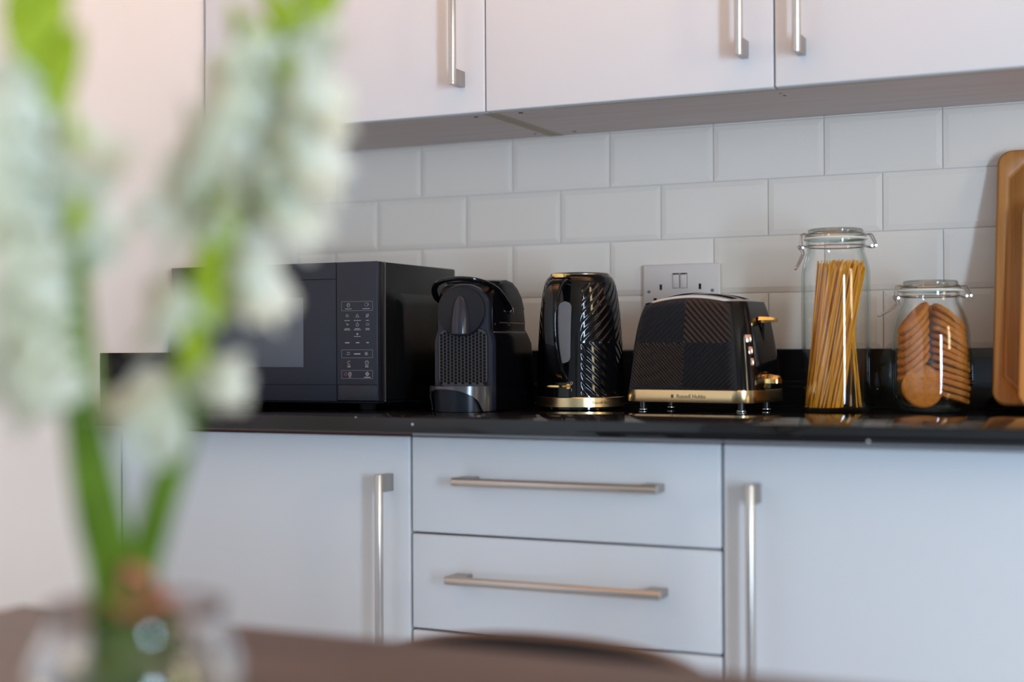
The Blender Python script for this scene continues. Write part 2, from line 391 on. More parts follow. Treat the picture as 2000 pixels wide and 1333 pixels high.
# ------------------------------------------------------------------ wall socket
t = thing('wall_socket', 'white double wall socket with two rocker switches, on the tiles behind the toaster', 'socket', (.7485, -.0048, 1.124))
MB().box(-.0737, .0737, -.0085, 0, -.0435, .0435, b=.003, seg=3).build('plate', M_plate, t)
for x in (-.0089, .0058):
    s = MB().box(x-.0060, x+.0060, -.0108, -.0086, -.0004, .0256, b=.0006, mat=None).build('switch', M_plate, t)
    MB().box(x-.0055, x+.0055, -.0113, -.0109, .0242, .0258).build('indicator', M_hole, s)
    g = MB(); g.box(x-.0066, x+.0066, -.0089, -.0086, -.0008, .0268); g.build('switch_recess', M_hole, t)
for x in (-.0385, .0365):
    MB().box(x-.0022, x+.0022, -.0088, -.00855, -.0035, .0068).build('pin_slot', M_hole, t)
    for q in (-.0112, .0112): MB().box(x+q-.0032, x+q+.0032, -.0088, -.00855, -.023, -.0182).build('pin_slot', M_hole, t)
for x in (-.0615, .0602):
    s = MB().cyl((x, -.0085, -.0056), (x, -.0094, -.0056), .0034, 20, b=.0004).build('screw', M_steel2, t)
    MB().box(x-.0026, x+.0026, -.0097, -.0095, -.0061, -.0051).build('screw_slot', M_hole, s)

# ------------------------------------------------------------------ microwave
t = thing('microwave', 'black countertop microwave with a keypad column, against the left wall', 'microwave', (.141, -.30, .9103))
x0, x1 = -.213, .2185; zb = .0155; ztop = .252
def Y(y): return y+.30
b = MB(); b.box(x0+.002, x1-.0005, Y(-.4155), Y(-.158), zb+.001, ztop-.0005, b=.003)
b.build('casing', M_mwside, t)
# raised rounded panel pressed in the side of the casing
g = MB(); rr = []
for k, (gr, dx) in enumerate(((0, 0), (.010, .0050), (.02, .0052))):
    ring = rrect(.098-gr, .078-gr, .018, 6)
    rr.append([Vector((x1-.0005+dx, p.x+Y(-.282), p.y+.122)) for p in ring])
g.loft(rr, cap=(False, True)).build('side_panel', M_mwside, t)
MB().box(x1-.003, x1+.0006, Y(-.4165), Y(-.4155), zb, ztop).build('casing_edge', M_steel2, t)
fr = MB(); fr.box(x0, x1-.001, Y(-.432), Y(-.417), zb, ztop, b=.003).build('front_frame', M_mattb, t)
cl = .1365   # column left
d = MB(); dd = d.box(x0, cl-.0006, Y(-.44), Y(-.4325), zb, ztop, b=.0015).build('door', M_mw, t)
MB().box(x0+.004, cl-.001, Y(-.4405), Y(-.4399), zb+.0275, zb+.0283).build('door_groove', M_hole, dd)
MB().box(x0+.004, cl-.001, Y(-.4405), Y(-.4399), .2238-.0004, .2238+.0004).build('door_groove', M_hole, dd)
MB().box(-.145, .070, Y(-.4409), Y(-.4401), .0735, .193, b=.0003).build('window', M_mwwin, dd)
c = MB().box(cl, x1-.0015, Y(-.44), Y(-.4325), zb+.001, ztop, b=.0018, seg=3).build('control_panel', M_mw, t)
MB().box(cl, x1-.0022, Y(-.4404), Y(-.4400), .0438, .0444).build('panel_groove', M_hole, c)
MB().box(.1412, .2155, Y(-.4418), Y(-.4401), .0175, .0425, b=.0008, seg=3).build('door_button', M_mw, c)
pr = MB(); yp = Y(-.4403); yq = Y(-.4401)
def pl(x0, x1, z0, z1, mi=0): pr.box(x0, x1, yp, yq, z0, z1, mi=mi)
def outline(x0, x1, z0, z1, w=.0006):
    pl(x0, x1, z0, z0+w, 2); pl(x0, x1, z1-w, z1, 2); pl(x0, x0+w, z0, z1, 2); pl(x1-w, x1, z0, z1, 2)
def ringp(cx, cz, r, w=.0006, n=20, mi=0, a0=0, a1=2*PI):
    vs = []; fs = []
    for k in range(n+1):
        a = a0+(a1-a0)*k/n
        vs += [(cx+r*math.cos(a), yp, cz+r*math.sin(a)), (cx+(r-w)*math.cos(a), yp, cz+(r-w)*math.sin(a))]
    for k in range(n): fs.append((2*k, 2*k+1, 2*k+3, 2*k+2))
    pr.add(vs, fs, mi)
def dashes(cx, z, n, wd=.0016, h=.0009):
    tot = n*wd; 
    for k in range(n): pl(cx-tot/2+k*wd, cx-tot/2+k*wd+wd*.8, z-h/2, z+h/2)
def stroke(pts, w=.0005, mi=0):
    for (xa, za), (xb, zb_) in zip(pts, pts[1:]):
        d_ = Vector((xb-xa, 0, zb_-za)); n_ = Vector((-d_.z, 0, d_.x)).normalized()*w/2
        pr.add([(xa-n_.x, yp, za-n_.z), (xb-n_.x, yp, zb_-n_.z), (xb+n_.x, yp, zb_+n_.z), (xa+n_.x, yp, za+n_.z)], [(0, 1, 2, 3)], mi)
X0 = .141; bx = lambda x: x-X0; bz = lambda z: z-.9103
outline(bx(.2877), bx(.3491), bz(1.0792), bz(1.0952)); outline(bx(.2873), bx(.3487), bz(.9995), bz(1.0135)); outline(bx(.2871), bx(.3485), bz(.9643), bz(.9787))
# boxed top pair: cloche and cup
ringp(bx(.3015), bz(1.089), .0032); stroke([(bx(.2995), bz(1.088)), (bx(.3035), bz(1.0915))]); dashes(bx(.3015), bz(1.0826), 8)
outline(bx(.3335), bx(.3395), bz(1.0868), bz(1.0925)); stroke([(bx(.3395), bz(1.0915)), (bx(.3415), bz(1.0895)), (bx(.3395), bz(1.088))]); dashes(bx(.3365), bz(1.0826), 9)
# first row of food symbols
r1 = 1.0695
outline(bx(.2965), bx(.3015), bz(r1-.001), bz(r1+.004)); stroke([(bx(.2965), bz(r1+.0015)), (bx(.3015), bz(r1+.0015))]); dashes(bx(.299), bz(1.0628), 7)
stroke([(bx(.3158), bz(r1-.0012)), (bx(.319), bz(r1+.0042)), (bx(.3222), bz(r1-.0012)), (bx(.3158), bz(r1-.0012))]); dashes(bx(.319), bz(1.0628), 9)
ringp(bx(.3385), bz(r1+.0012), .0026); stroke([(bx(.3362), bz(r1-.002)), (bx(.3415), bz(r1+.0045))]); dashes(bx(.339), bz(1.0628), 4)
# second row
r2_ = 1.0555
stroke([(bx(.2970), bz(r2_+.003)), (bx(.2992), bz(r2_-.001)), (bx(.3018), bz(r2_+.0012)), (bx(.2985), bz(r2_+.001)), (bx(.2970), bz(r2_+.003))]); dashes(bx(.299), bz(1.0490), 6); dashes(bx(.299), bz(1.0470), 8)
ringp(bx(.319), bz(r2_), .0028); stroke([(bx(.319), bz(r2_+.003)), (bx(.319), bz(r2_+.0048))]); dashes(bx(.319), bz(1.0490), 6); dashes(bx(.319), bz(1.0470), 9)
outline(bx(.3362), bx(.3420), bz(r2_-.0015), bz(r2_+.0025), .0010); dashes(bx(.339), bz(1.0490), 5); dashes(bx(.339), bz(1.0470), 5)
# snowflake
for a in range(3):
    stroke([(bx(.3190)+.002*math.cos(a*PI/3), bz(1.0398)+.002*math.sin(a*PI/3)), (bx(.3190)-.002*math.cos(a*PI/3), bz(1.0398)-.002*math.sin(a*PI/3))], .0008)
dashes(bx(.319), bz(1.0358), 8)
for x_, n_ in ((.299, 5), (.3195, 4), (.339, 3)): dashes(bx(x_), bz(1.0252), n_, .0017, .0016)
# boxed plus/minus row
ringp(bx(.3010), bz(1.0064), .0030, a0=.3, a1=PI-.3); stroke([(bx(.2975), bz(1.0052)), (bx(.3045), bz(1.0052))]); dashes(bx(.3185), bz(1.0063), 7, .0018, .0018)
ringp(bx(.3362), bz(1.0066), .0028); stroke([(bx(.3345), bz(1.0066)), (bx(.3379), bz(1.0066))]); stroke([(bx(.3362), bz(1.005)), (bx(.3362), bz(1.0083))])
# clock row
ringp(bx(.3022), bz(.9915), .0030, a0=.6, a1=5.6); dashes(bx(.3022), bz(.9862), 4); dashes(bx(.3022), bz(.9842), 4)
ringp(bx(.3372), bz(.9915), .0036); stroke([(bx(.3372), bz(.9935)), (bx(.3372), bz(.9915)), (bx(.3388), bz(.9920))]); dashes(bx(.3372), bz(.9862), 4); dashes(bx(.3372), bz(.9842), 4)
# stop and start
ringp(bx(.2958), bz(.9722), .0031, mi=1); stroke([(bx(.2938), bz(.9700)), (bx(.2978), bz(.9744))], mi=1)
ringp(bx(.3040), bz(.9722), .0034); ringp(bx(.3040), bz(.9722), .0020); dashes(bx(.3040), bz(.9672), 3)
stroke([(bx(.3345), bz(.9725)), (bx(.3380), bz(.9760)), (bx(.3415), bz(.9725)), (bx(.3380), bz(.9690)), (bx(.3345), bz(.9725))], .0009); ringp(bx(.3380), bz(.9725), .0015); dashes(bx(.338), bz(.9668), 7, .0018, .0014)
pr.build('keypad_print', [M_print, M_printr, M_line], c, smooth=False)
for sx in (x0+.03, x1-.045):
    for sy in (Y(-.40), Y(-.18)):
        MB().lathe([(0, 0), (.012, 0), (.014, .003), (.017, zb+.0015), (0, zb+.0015)], 20, (sx, sy, 0.0002)).build('foot', M_mattb, t)
MB().box(x0+.01, x1-.01, Y(-.425), Y(-.165), zb-.004, zb+.0008, b=.002).build('base_pan', M_mattb, t)

# ------------------------------------------------------------------ coffee machine
t = thing('coffee_machine', 'black capsule coffee machine with a looped top lever and perforated front', 'coffee machine', (.5030, -.405, .9104), math.radians(4))
# local frame: front face towards -y at y=0, width along x, z up from worktop; hx is half the width
def body_sec(hw, y0, y1, z, r=.012, n=5):
    ring = rrect(hw, (y1-y0)/2, min(r, hw*.9), n, 0, 0, (y0+y1)/2)
    return [Vector((p.x, p.y, z)) for p in ring]
b = MB()
b.loft([body_sec(.049, .004, .205, .001), body_sec(.0520, .002, .205, .008), body_sec(.0520, .002, .190, .112), body_sec(.0515, .004, .178, .124), body_sec(.0490, .006, .170, .134), body_sec(.047, .008, .168, .138)])
b.build('body', M_piano, t)
# head: side profile extruded across the width with rounded shoulders
prof = [(.006, .128), (.003, .150), (.003, .176), (.008, .196), (.018, .208), (.038, .2155), (.068, .2185), (.098, .215), (.122, .205), (.142, .190), (.155, .170), (.160, .150), (.160, .128)]
rings = []
for xx, sc in ((-.0490, .93), (-.0485, .965), (-.046, .985), (-.039, 1.0), (.039, 1.0), (.046, .985), (.0485, .965), (.0490, .93)):
    rings.append([Vector((xx, .08+(y_-.08)*sc, .128+(z_-.128)*sc)) for y_, z_ in prof])
MB().loft(rings).build('head', M_piano, t)
rings = []
for xx in (-.0485, -.036, -.018, 0, .018, .036, .0485):
    f_ = 1.012-.014*(abs(xx)/.0485)**3
    rings.append([Vector((xx, .08+(y_-.08)*f_, .128+(z_-.128)*f_+.001)) for y_, z_ in prof[5:11]]+[Vector((xx, .145, .176)), Vector((xx, .115, .191)), Vector((xx, .075, .196)), Vector((xx, .05, .200))])
MB().loft(rings).build('top_cover', mat('satin_grey_black', (0.030, 0.028, 0.027), 0.30, spec=0.35), t)
# front frame plate: hourglass outline with rounded shoulders
out = []
half = [(.0480, .000), (.0500, .001), (.0520, .004), (.0520, .112), (.0505, .122), (.0470, .131), (.0455, .137), (.0455, .172)]
for a in range(0, 91, 10): half.append((.0455*math.cos(math.radians(a)), .172+.0455*math.sin(math.radians(a))*.86))
outl = half+[(-x, z) for x, z in half[::-1][1:]]
rg = []
for yy, sc in ((.012, 1.0), (-.001, 1.0), (-.0035, .985), (-.0042, .95)):
    rg.append([Vector((x*sc, yy, .10+(z-.10)*(1-(1-sc)*.45))) for x, z in outl])
fp = MB().loft(rg[::-1]).build('front_plate', mat('slate_plastic', (0.018, 0.021, 0.034), 0.25, spec=0.4), t)
# dial disc with the pointed ridge
dial = MB().cyl((-.001, -.0043, .1665), (-.001, -.0125, .1665), .0420, 64, b=.0022).build('capsule_dial', M_mattb, t)
rg = []
for k in range(15):
    u = k/14; z = .1285+u*.062; hw = .0165*(1-u**2.6*.58)*(1 if u < .93 else .8 if u < .99 else .45); dp = .0165*(1-u**1.7*.72)
    rg.append([Vector((-.001+hw*math.cos(a), -.0120-dp*max(0, math.sin(a))**.85, z)) for a in [PI*i/16 for i in range(17)]]+[Vector((-.001, -.0118, z))])
MB().loft(rg).build('outlet_ridge', mat('satin_slate', (0.02, 0.022, 0.034), 0.2), dial)
# perforated front
g = MB(); ring = rrect(.0435, .0475, .014, 8)
g.loft([[Vector((p.x, -.0036, p.y+.0885)) for p in rrect(.0447, .0487, .0150, 8)], [Vector((p.x, -.0050, p.y+.0885)) for p in rrect(.0447, .0487, .0150, 8)]][::-1], mi=1)
g.loft([[Vector((p.x, -.0049, p.y+.0885)) for p in ring], [Vector((p.x, -.0058, p.y+.0885)) for p in ring]][::-1], mi=0)
nx = 13
for i in range(nx):
    for j in range(16):
        x = -.0385+i*.00642; z = .0475+j*.0056+(.0028 if i % 2 else 0)
        if abs(x) > .040 or z > .1325 or (abs(x) > .034 and z > .126): continue
        hexa = [Vector((x+.0030*math.cos(a*PI/3), -.0059, z+.0030*math.sin(a*PI/3))) for a in range(6)]
        hexb = [Vector((p.x, -.0057, p.z)) for p in hexa]
        g.loft([hexb, hexa], mi=1)
g.build('perforated_panel', [mat('panel_grey', (0.055, 0.055, 0.065), 0.4, spec=0.3), M_hole], t, smooth=False)
# drip tray: shell bulging forward with an arched opening
def tray(u, v):
    a = (u-.5)*PI*.92; return Vector((-.006+.056*math.sin(a), -.006-.048*math.cos(a), .0425-.0*v))
g = MB(); n = 36; vs = []; fs = []
for k in range(n+1):
    u = k/n; a = (u-.5)*PI; x = -.004+.053*math.sin(a); y = -.004-.047*math.cos(a)
    zl = .0015+.0365*math.sqrt(max(0, 1-((u-.42)/.42)**2)) if u < .84 else .0015
    vs += [(x, y, .0425), (x, y, min(zl, .040)), (x*.96, y*.94+.0, min(zl, .040)), (x*.96, y*.94, .0425)]
for k in range(n):
    a = 4*k; b_ = 4*k+4
    for q in range(4): fs.append((a+q, a+(q+1) % 4, b_+(q+1) % 4, b_+q))
g.add(vs, [f[::-1] for f in fs]); g.build('drip_tray_rim', mat('dark_chromed_plastic', (0.10, 0.10, 0.115), 0.22, metal=0.6), t)
g = MB(); n = 28
ra = [Vector((-.004+.045*math.sin((k/n-.5)*PI), -.003-.036*math.cos((k/n-.5)*PI), .0006)) for k in range(n+1)]
rb = [Vector((p.x*1.05, p.y*1.1, .038)) for p in ra]
g.loft([ra, rb]).build('drip_tray', mat('tray_slate', (0.012, 0.016, 0.024), 0.3, spec=0.35), t)
# lever: a band looping round the head
pts = smooth_path([(.0520, .078, .168), (.0520, .055, .1845), (.0480, .025, .203), (.034, -.004, .2140), (.010, -.020, .2185), (-.018, -.024, .2175), (-.040, -.016, .2120), (-.053, .000, .2020), (-.0575, .018, .190), (-.0560, .045, .180), (-.0515, .078, .168)], 8)
lv = MB().tube(pts, [.0052]*len(pts), 12, flat=.75).build('lever', M_black, t)
MB().cyl((.049, .078, .168), (.0565, .078, .168), .0052, 20, b=.001).build('pivot', M_chrome, lv)
g = MB(); g.box(.0490, .0499, .038, .074, .1465, .1480).box(.0490, .0499, .084, .150, .1465, .1480); g.build('side_trim', M_steel2, t)
for y_ in (.018, .079): MB().cyl((.0485, y_, .1435), (.0503, y_, .1435), .0022, 12).build('side_screw', M_chrome, t)
MB().box(-.020, .020, .090, .120, .2130, .2215, b=.003).build('button', M_black, t)
MB().box(.0470, .0505, .010, .155, .1300, .1318, b=.0004).build('waist_trim', M_steel2, t)
MB().box(-.012, .012, .158, .186, .163, .171, b=.002).build('rear_catch', M_mattb, t)

# ------------------------------------------------------------------ kettle
KX, KY = .6425, -.24
t = thing('kettle', 'glossy black kettle with spiral grooves and a gold base ring', 'kettle', (KX, KY, .9104))
AZ = math.radians(-94)
MB().lathe([(0, 0), (.0705, 0), (.0715, .001), (.0715, .005), (0, .005)], 64).build('base_foot', M_black, t)
kb = MB().lathe([(0, .0045), (.0750, .0045), (.0757, .0052), (.0757, .0205), (.0748, .0215), (0, .0215)], 96).build('base_ring', M_gold, t)
prof_k = [(0.022, .0745), (.04, .0742), (.09, .0730), (.13, .0713), (.16, .0693), (.19, .0657), (.205, .0630), (.2165, .0600), (.2235, .0566), (.2275, .0520)]
def rk(z):
    for (za, ra), (zb_, rb) in zip(prof_k, prof_k[1:]):
        if z <= zb_: u = (z-za)/(zb_-za); return ra+(rb-ra)*u
    return prof_k[-1][1]
NT, NZ = 560, 190; vs = []; fs = []
for j in range(NZ+1):
    z = .022+(.2275-.022)*j/NZ; r0 = rk(z)
    for k in range(NT):
        th = 2*PI*k/NT; da = (th-AZ+PI) % (2*PI)-PI
        mk = min(1, max(0, (abs(da)-math.radians(27))/math.radians(4)))*min(1, max(0, (z-.0235)/.003))*min(1, max(0, (.214-z)/.004))
        ph = (abs(z-.113)/.0158-.9*abs(da)*.073/.0158) % 1.0
        g_ = (1-ph) if ph > .18 else ph/.18*.82
        r = r0-.0019*mk*g_
        vs.append((r*math.cos(th), r*math.sin(th), z))
for j in range(NZ):
    for k in range(NT):
        k2 = (k+1) % NT; fs.append((j*NT+k, j*NT+k2, (j+1)*NT+k2, (j+1)*NT+k))
g = MB(); g.add(vs, fs); g.add([(0, 0, .2275)]+[(.0520*math.cos(2*PI*k/96), .0520*math.sin(2*PI*k/96), .2275) for k in range(96)], [(0, k+1, (k+1) % 96+1) for k in range(96)])
g.build('jug', M_black, t, ang=50)
MB().lathe([(0, .2278), (.0505, .2278), (.0505, .2300), (.048, .2318), (.030, .2330), (0, .2333)], 64).build('lid', mat('bronze_lid', (0.16, 0.13, 0.10), 0.30, metal=0.8), t)
ca, sa = math.cos(AZ), math.sin(AZ)
def rad(r, tq, z): return Vector((r*ca-tq*sa, r*sa+tq*ca, z))
# water window
def wwin(u, v):
    z = .0785+v*.104; e = min(v, 1-v)*.104; hw = .0120*math.sqrt(max(0, 1-max(0, (.011-e)/.011)**2))+.0002
    return rad(math.sqrt(max(0, (rk(z)+.0008)**2-((u-.5)*2*hw)**2)), (u-.5)*2*hw+.0055, z)
MB().grid(wwin, 8, 40).build('water_window', mat('frosted_window', (0.20, 0.21, 0.23), 0.35), t)
# handle
hp = [(.056, .2130), (.074, .2145), (.090, .209), (.102, .195), (.1090, .170), (.1100, .140), (.1060, .108), (.0970, .080), (.0880, .062), (.0750, .052)]
hp = [(p.x, p.z) for p in smooth_path([(a, 0, b) for a, b in hp], 6)]
rg = []
for i, (r, z) in enumerate(hp):
    a = Vector((hp[min(i+1, len(hp)-1)][0]-hp[max(i-1, 0)][0], hp[min(i+1, len(hp)-1)][1]-hp[max(i-1, 0)][1])).normalized()
    nr = Vector((a.y, -a.x)); ring = []
    for k in range(20):
        an = 2*PI*k/20; cu, su = math.cos(an), math.sin(an)
        wq = .0135*math.copysign(abs(cu)**.6, cu); dq = .0070*math.copysign(abs(su)**.6, su)
        ring.append(rad(r+nr.x*dq, wq, z+nr.y*dq))
    rg.append(ring)
hd = MB().loft(rg).build('handle', M_black, t)
g = MB(); M_ = Matrix.Rotation(AZ, 4, 'Z')
g.box(.056, .082, -.0110, .0110, .2215, .2285, b=.001, mat=M_).build('lid_release', M_goldp, hd)
sw = MB().box(.070, .103, -.0120, .0120, .0380, .0425, b=.0012, mat=M_).build('power_switch', M_goldp, t)
MB().cyl(rad(.0735, .016, .0400), rad(.078, .016, .0400), .0042, 16).build('switch_hub', M_goldp, sw)
aO = AZ+math.radians(15)
zO = Matrix.Rotation(aO-AZ, 4, 'Z')
def rk2(dz): return rk(.043)+.0006
Mt = Matrix.Translation((0, 0, 0))
def kring(cz, r):
    g = MB(); vs = []; fs = []
    for k in range(25):
        a = 2*PI*k/24
        for q in (r, r-.0007): vs.append(((rk2(0))*math.cos(aO+q*math.cos(a)/.078), rk2(0)*math.sin(aO+q*math.cos(a)/.078), cz+q*math.sin(a)))
    for k in range(24): fs.append((2*k, 2*k+2, 2*k+3, 2*k+1))
    return g.add(vs, fs)
g = kring(.0455, .0024)
a1 = .0004/.078
g.add([(rk2(0)*math.cos(aO-a1), rk2(0)*math.sin(aO-a1), .032), (rk2(0)*math.cos(aO+a1), rk2(0)*math.sin(aO+a1), .032), (rk2(0)*math.cos(aO+a1), rk2(0)*math.sin(aO+a1), .0365), (rk2(0)*math.cos(aO-a1), rk2(0)*math.sin(aO-a1), .0365)], [(0, 1, 2, 3)])
g.build('on_off_marks', mat('mark_beige', (0.55, 0.48, 0.42), 0.5), t, smooth=False)
text_part('brand_lettering', 'Russell Hobbs', .0070, mat('dark_print', (0.06, 0.045, 0.03), 0.4), Matrix.Translation((0, 0, .0125)), kb, bend=(.0760, math.radians(-38)))

# ------------------------------------------------------------------ toaster
t = thing('toaster', 'black two-slice toaster with a concentric diamond relief and gold trim', 'toaster', (.860, -.226, .9104), math.radians(-9))
L_, D_ = .1145, .077        # half length, half depth at the base
def tsec(z, n=14):
    """outline of the toaster at height z (local), rounded and tapering upwards"""
    u = min(1, max(0, (z-.035)/.145)); hl = L_-.0150*u-.008*u**5; hd = D_-.014*u-.006*u**6; r = .030
    return rrect(hl, hd, r, n, z)
g = MB(); zs = [.0155+.0008, .018, .034]+[.036+i*.0055 for i in range(25)]+[.172, .1755, .178]
g.loft([tsec(z) for z in zs], cap=(True, True)); g.build('body', M_black, t, ang=60)
g = MB(); g.loft([[p*1.004 for p in tsec(.0150)], [Vector((p.x*1.006, p.y*1.008, p.z)) for p in tsec(.0158)], [Vector((p.x*1.006, p.y*1.008, p.z)) for p in tsec(.0345)], [Vector((p.x*1.002, p.y*1.002, p.z)) for p in tsec(.0352)]])
for i, v in enumerate(g.v): pass
gb = g.build('gold_band', M_gold, t)
# crowned top plate
def crown(u, v):
    x = (u-.5)*2; y = (v-.5)*2; hx, hy = .0845, .0560
    sq = max(abs(x), abs(y)); z = .1765+.0165*(1-x*x)*(1-.25*y*y)
    return Vector((x*hx, y*hy*(1-.12*x**6), z))
g = MB().grid(crown, 30, 12)
g.grid(lambda u, v: (lambda c: Vector((c.x, c.y, .174+(c.z-.174)*v)))(crown(u, 0)), 30, 1, flip=True)
g.grid(lambda u, v: (lambda c: Vector((c.x, c.y, .174+(c.z-.174)*v)))(crown(u, 1)), 30, 1)
g.grid(lambda u, v: (lambda c: Vector((c.x, c.y, .174+(c.z-.174)*v)))(crown(0, u)), 12, 1)
g.grid(lambda u, v: (lambda c: Vector((c.x, c.y, .174+(c.z-.174)*v)))(crown(1, u)), 12, 1, flip=True)
tp = g.build('top_plate', mat('bronze_plate', (0.62, 0.55, 0.50), 0.25, metal=1), t)
for y in (-.022, .022):
    g = MB(); vs = []; n = 24
    for k in range(n+1):
        x = -.066+.132*k/n; z = .1767+.0165*(1-(x/.0845)**2)+.0004
        vs += [(x, y-.012, z), (x, y+.012, z)]
    g.add(vs, [(2*k, 2*k+2, 2*k+3, 2*k+1) for k in range(n)]).build('bread_slot', M_hole, tp)
# black crowned shoulder in front of and behind the plate
def relief(u, v):
    z = .0352+v*.1385
    top = .0170*(1-((u-.5)*2)**2)
    z2 = .0352+v*(.1385+top*.62)
    uu = min(1, max(0, (z-.035)/.145)); hl = L_-.0150*uu-.008*uu**5; hd = D_-.014*uu-.006*uu**6
    x = (u-.5)*2*(hl-.0165)-.002; xc = -.002; zc = .1115
    dx, dz = x-xc, z2-zc
    per = {(0, 0): .0062, (1, 0): .0088, (0, 1): .0098, (1, 1): .0102}[(int(dx > 0), int(dz > 0))]
    d = (abs(dx)*.98+abs(dz))/per
    ph = d % 1.0; g_ = abs(ph*2-1)
    e = min(1, 14*min(u, 1-u))*min(1, 18*min(v, 1-v))
    return Vector((x, -hd-.0008-.0034*g_*e, z2))
MB().grid(relief, 250, 190).build('relief_panel', mat('satin_black_relief', (0.012, 0.012, 0.014), 0.45, spec=0.35), t, ang=70)
g = MB()   # skirt behind the relief so that its crowned edge is closed
rg = []
for k in range(31):
    u = k/30; a = relief(u, 1); rg.append([Vector((a.x, a.y+.0006, a.z)), Vector((a.x, -.0555, a.z+.0012)), Vector((a.x, -.0555, .170)), Vector((a.x, a.y+.0006, .170))])
g.loft(rg).build('front_shoulder', M_black, t)
text_part('brand_lettering', 'Russell Hobbs', .0092, mat('dark_print2', (0.10, 0.075, 0.05), 0.4),
          Matrix.Translation((.014, -(D_*1.008)-.0003, .0247)) @ Matrix.Rotation(PI/2, 4, 'X'), gb)
g = MB(); q = -(D_*1.008)-.0003
g.box(-.0222, -.0180, q-.0001, q, .0218, .0277); g.build('brand_emblem', bpy.data.materials['dark_print2'], gb)
# right end: slider lever, metal buttons angled to mirror the door light, browning knob
def xe(z): 
    u = min(1, max(0, (z-.035)/.145)); return L_-.0150*u-.008*u**5
def yq_(v): return v
MB().box(xe(.12)-.001, xe(.12)+.0008, -.0035, .0035, .060, .150, b=.0006).build('lever_slot', M_hole, t)
g = MB(); zl = .1475
g.loft([[Vector((xe(zl)+a, y, zl+z)) for y, z in ((-.013*s, -.0045*s), (.013*s, -.0045*s), (.014*s, .000), (.011*s, .0055*s), (-.011*s, .0055*s), (-.014*s, .000))] for a, s in ((-.001, .75), (.002, 1.0), (.014, .95), (.026, .62), (.0275, .5))])
g.build('carriage_lever', M_goldp, t, ang=20)
for i, z in enumerate((.1175, .0985, .0800)):
    x = xe(z)-.0015; y = -.0510
    b_ = MB(); b_.box(-.0045, .0035, -.0062, .0062, -.0062, .0062, b=.0012, mat=Matrix.Translation((x-.0035, y, z)) @ Matrix.Rotation(math.radians(-50), 4, 'Z') @ Matrix.Rotation(math.radians(-8), 4, 'Y'))
    b_.build('button', mat('button_rose_metal', (0.80, 0.55, 0.50), 0.14, metal=1) if i == 0 else bpy.data.materials['button_rose_metal'], t)
g = MB(); zk = .0500; x = xe(zk)
Mk = Matrix.Translation((x, -.012, zk))
g.cyl((0, 0, 0), (.006, 0, 0), .0145, 28, mat=Mk)
g.loft([[Vector((a, y, z)) for y, z in ((-.014*s, -.004), (.014*s, -.004), (.013*s, .004*s), (.004*s, .0105*s), (-.006*s, .0105*s), (-.0135*s, .003*s))] for a, s in ((.004, 1), (.012, 1), (.024, .72), (.026, .6))], mat=Mk)
g.build('browning_knob', M_goldp, t, ang=20)
for sx in (-.088, .090):
    for sy in (-.052, .045):
        f_ = MB().lathe([(0, 0), (.008, 0), (.0085, .002), (.0055, .003), (.0052, .0165), (0, .0165)], 20, (sx, sy, 0.0002)).build('foot', M_blacks, t)
        MB().lathe([(.0086, .0005), (.0092, .001), (.0092, .0020), (.0086, .0025)], 20, (sx, sy, 0.0002)).build('foot_ring', M_chrome, f_)

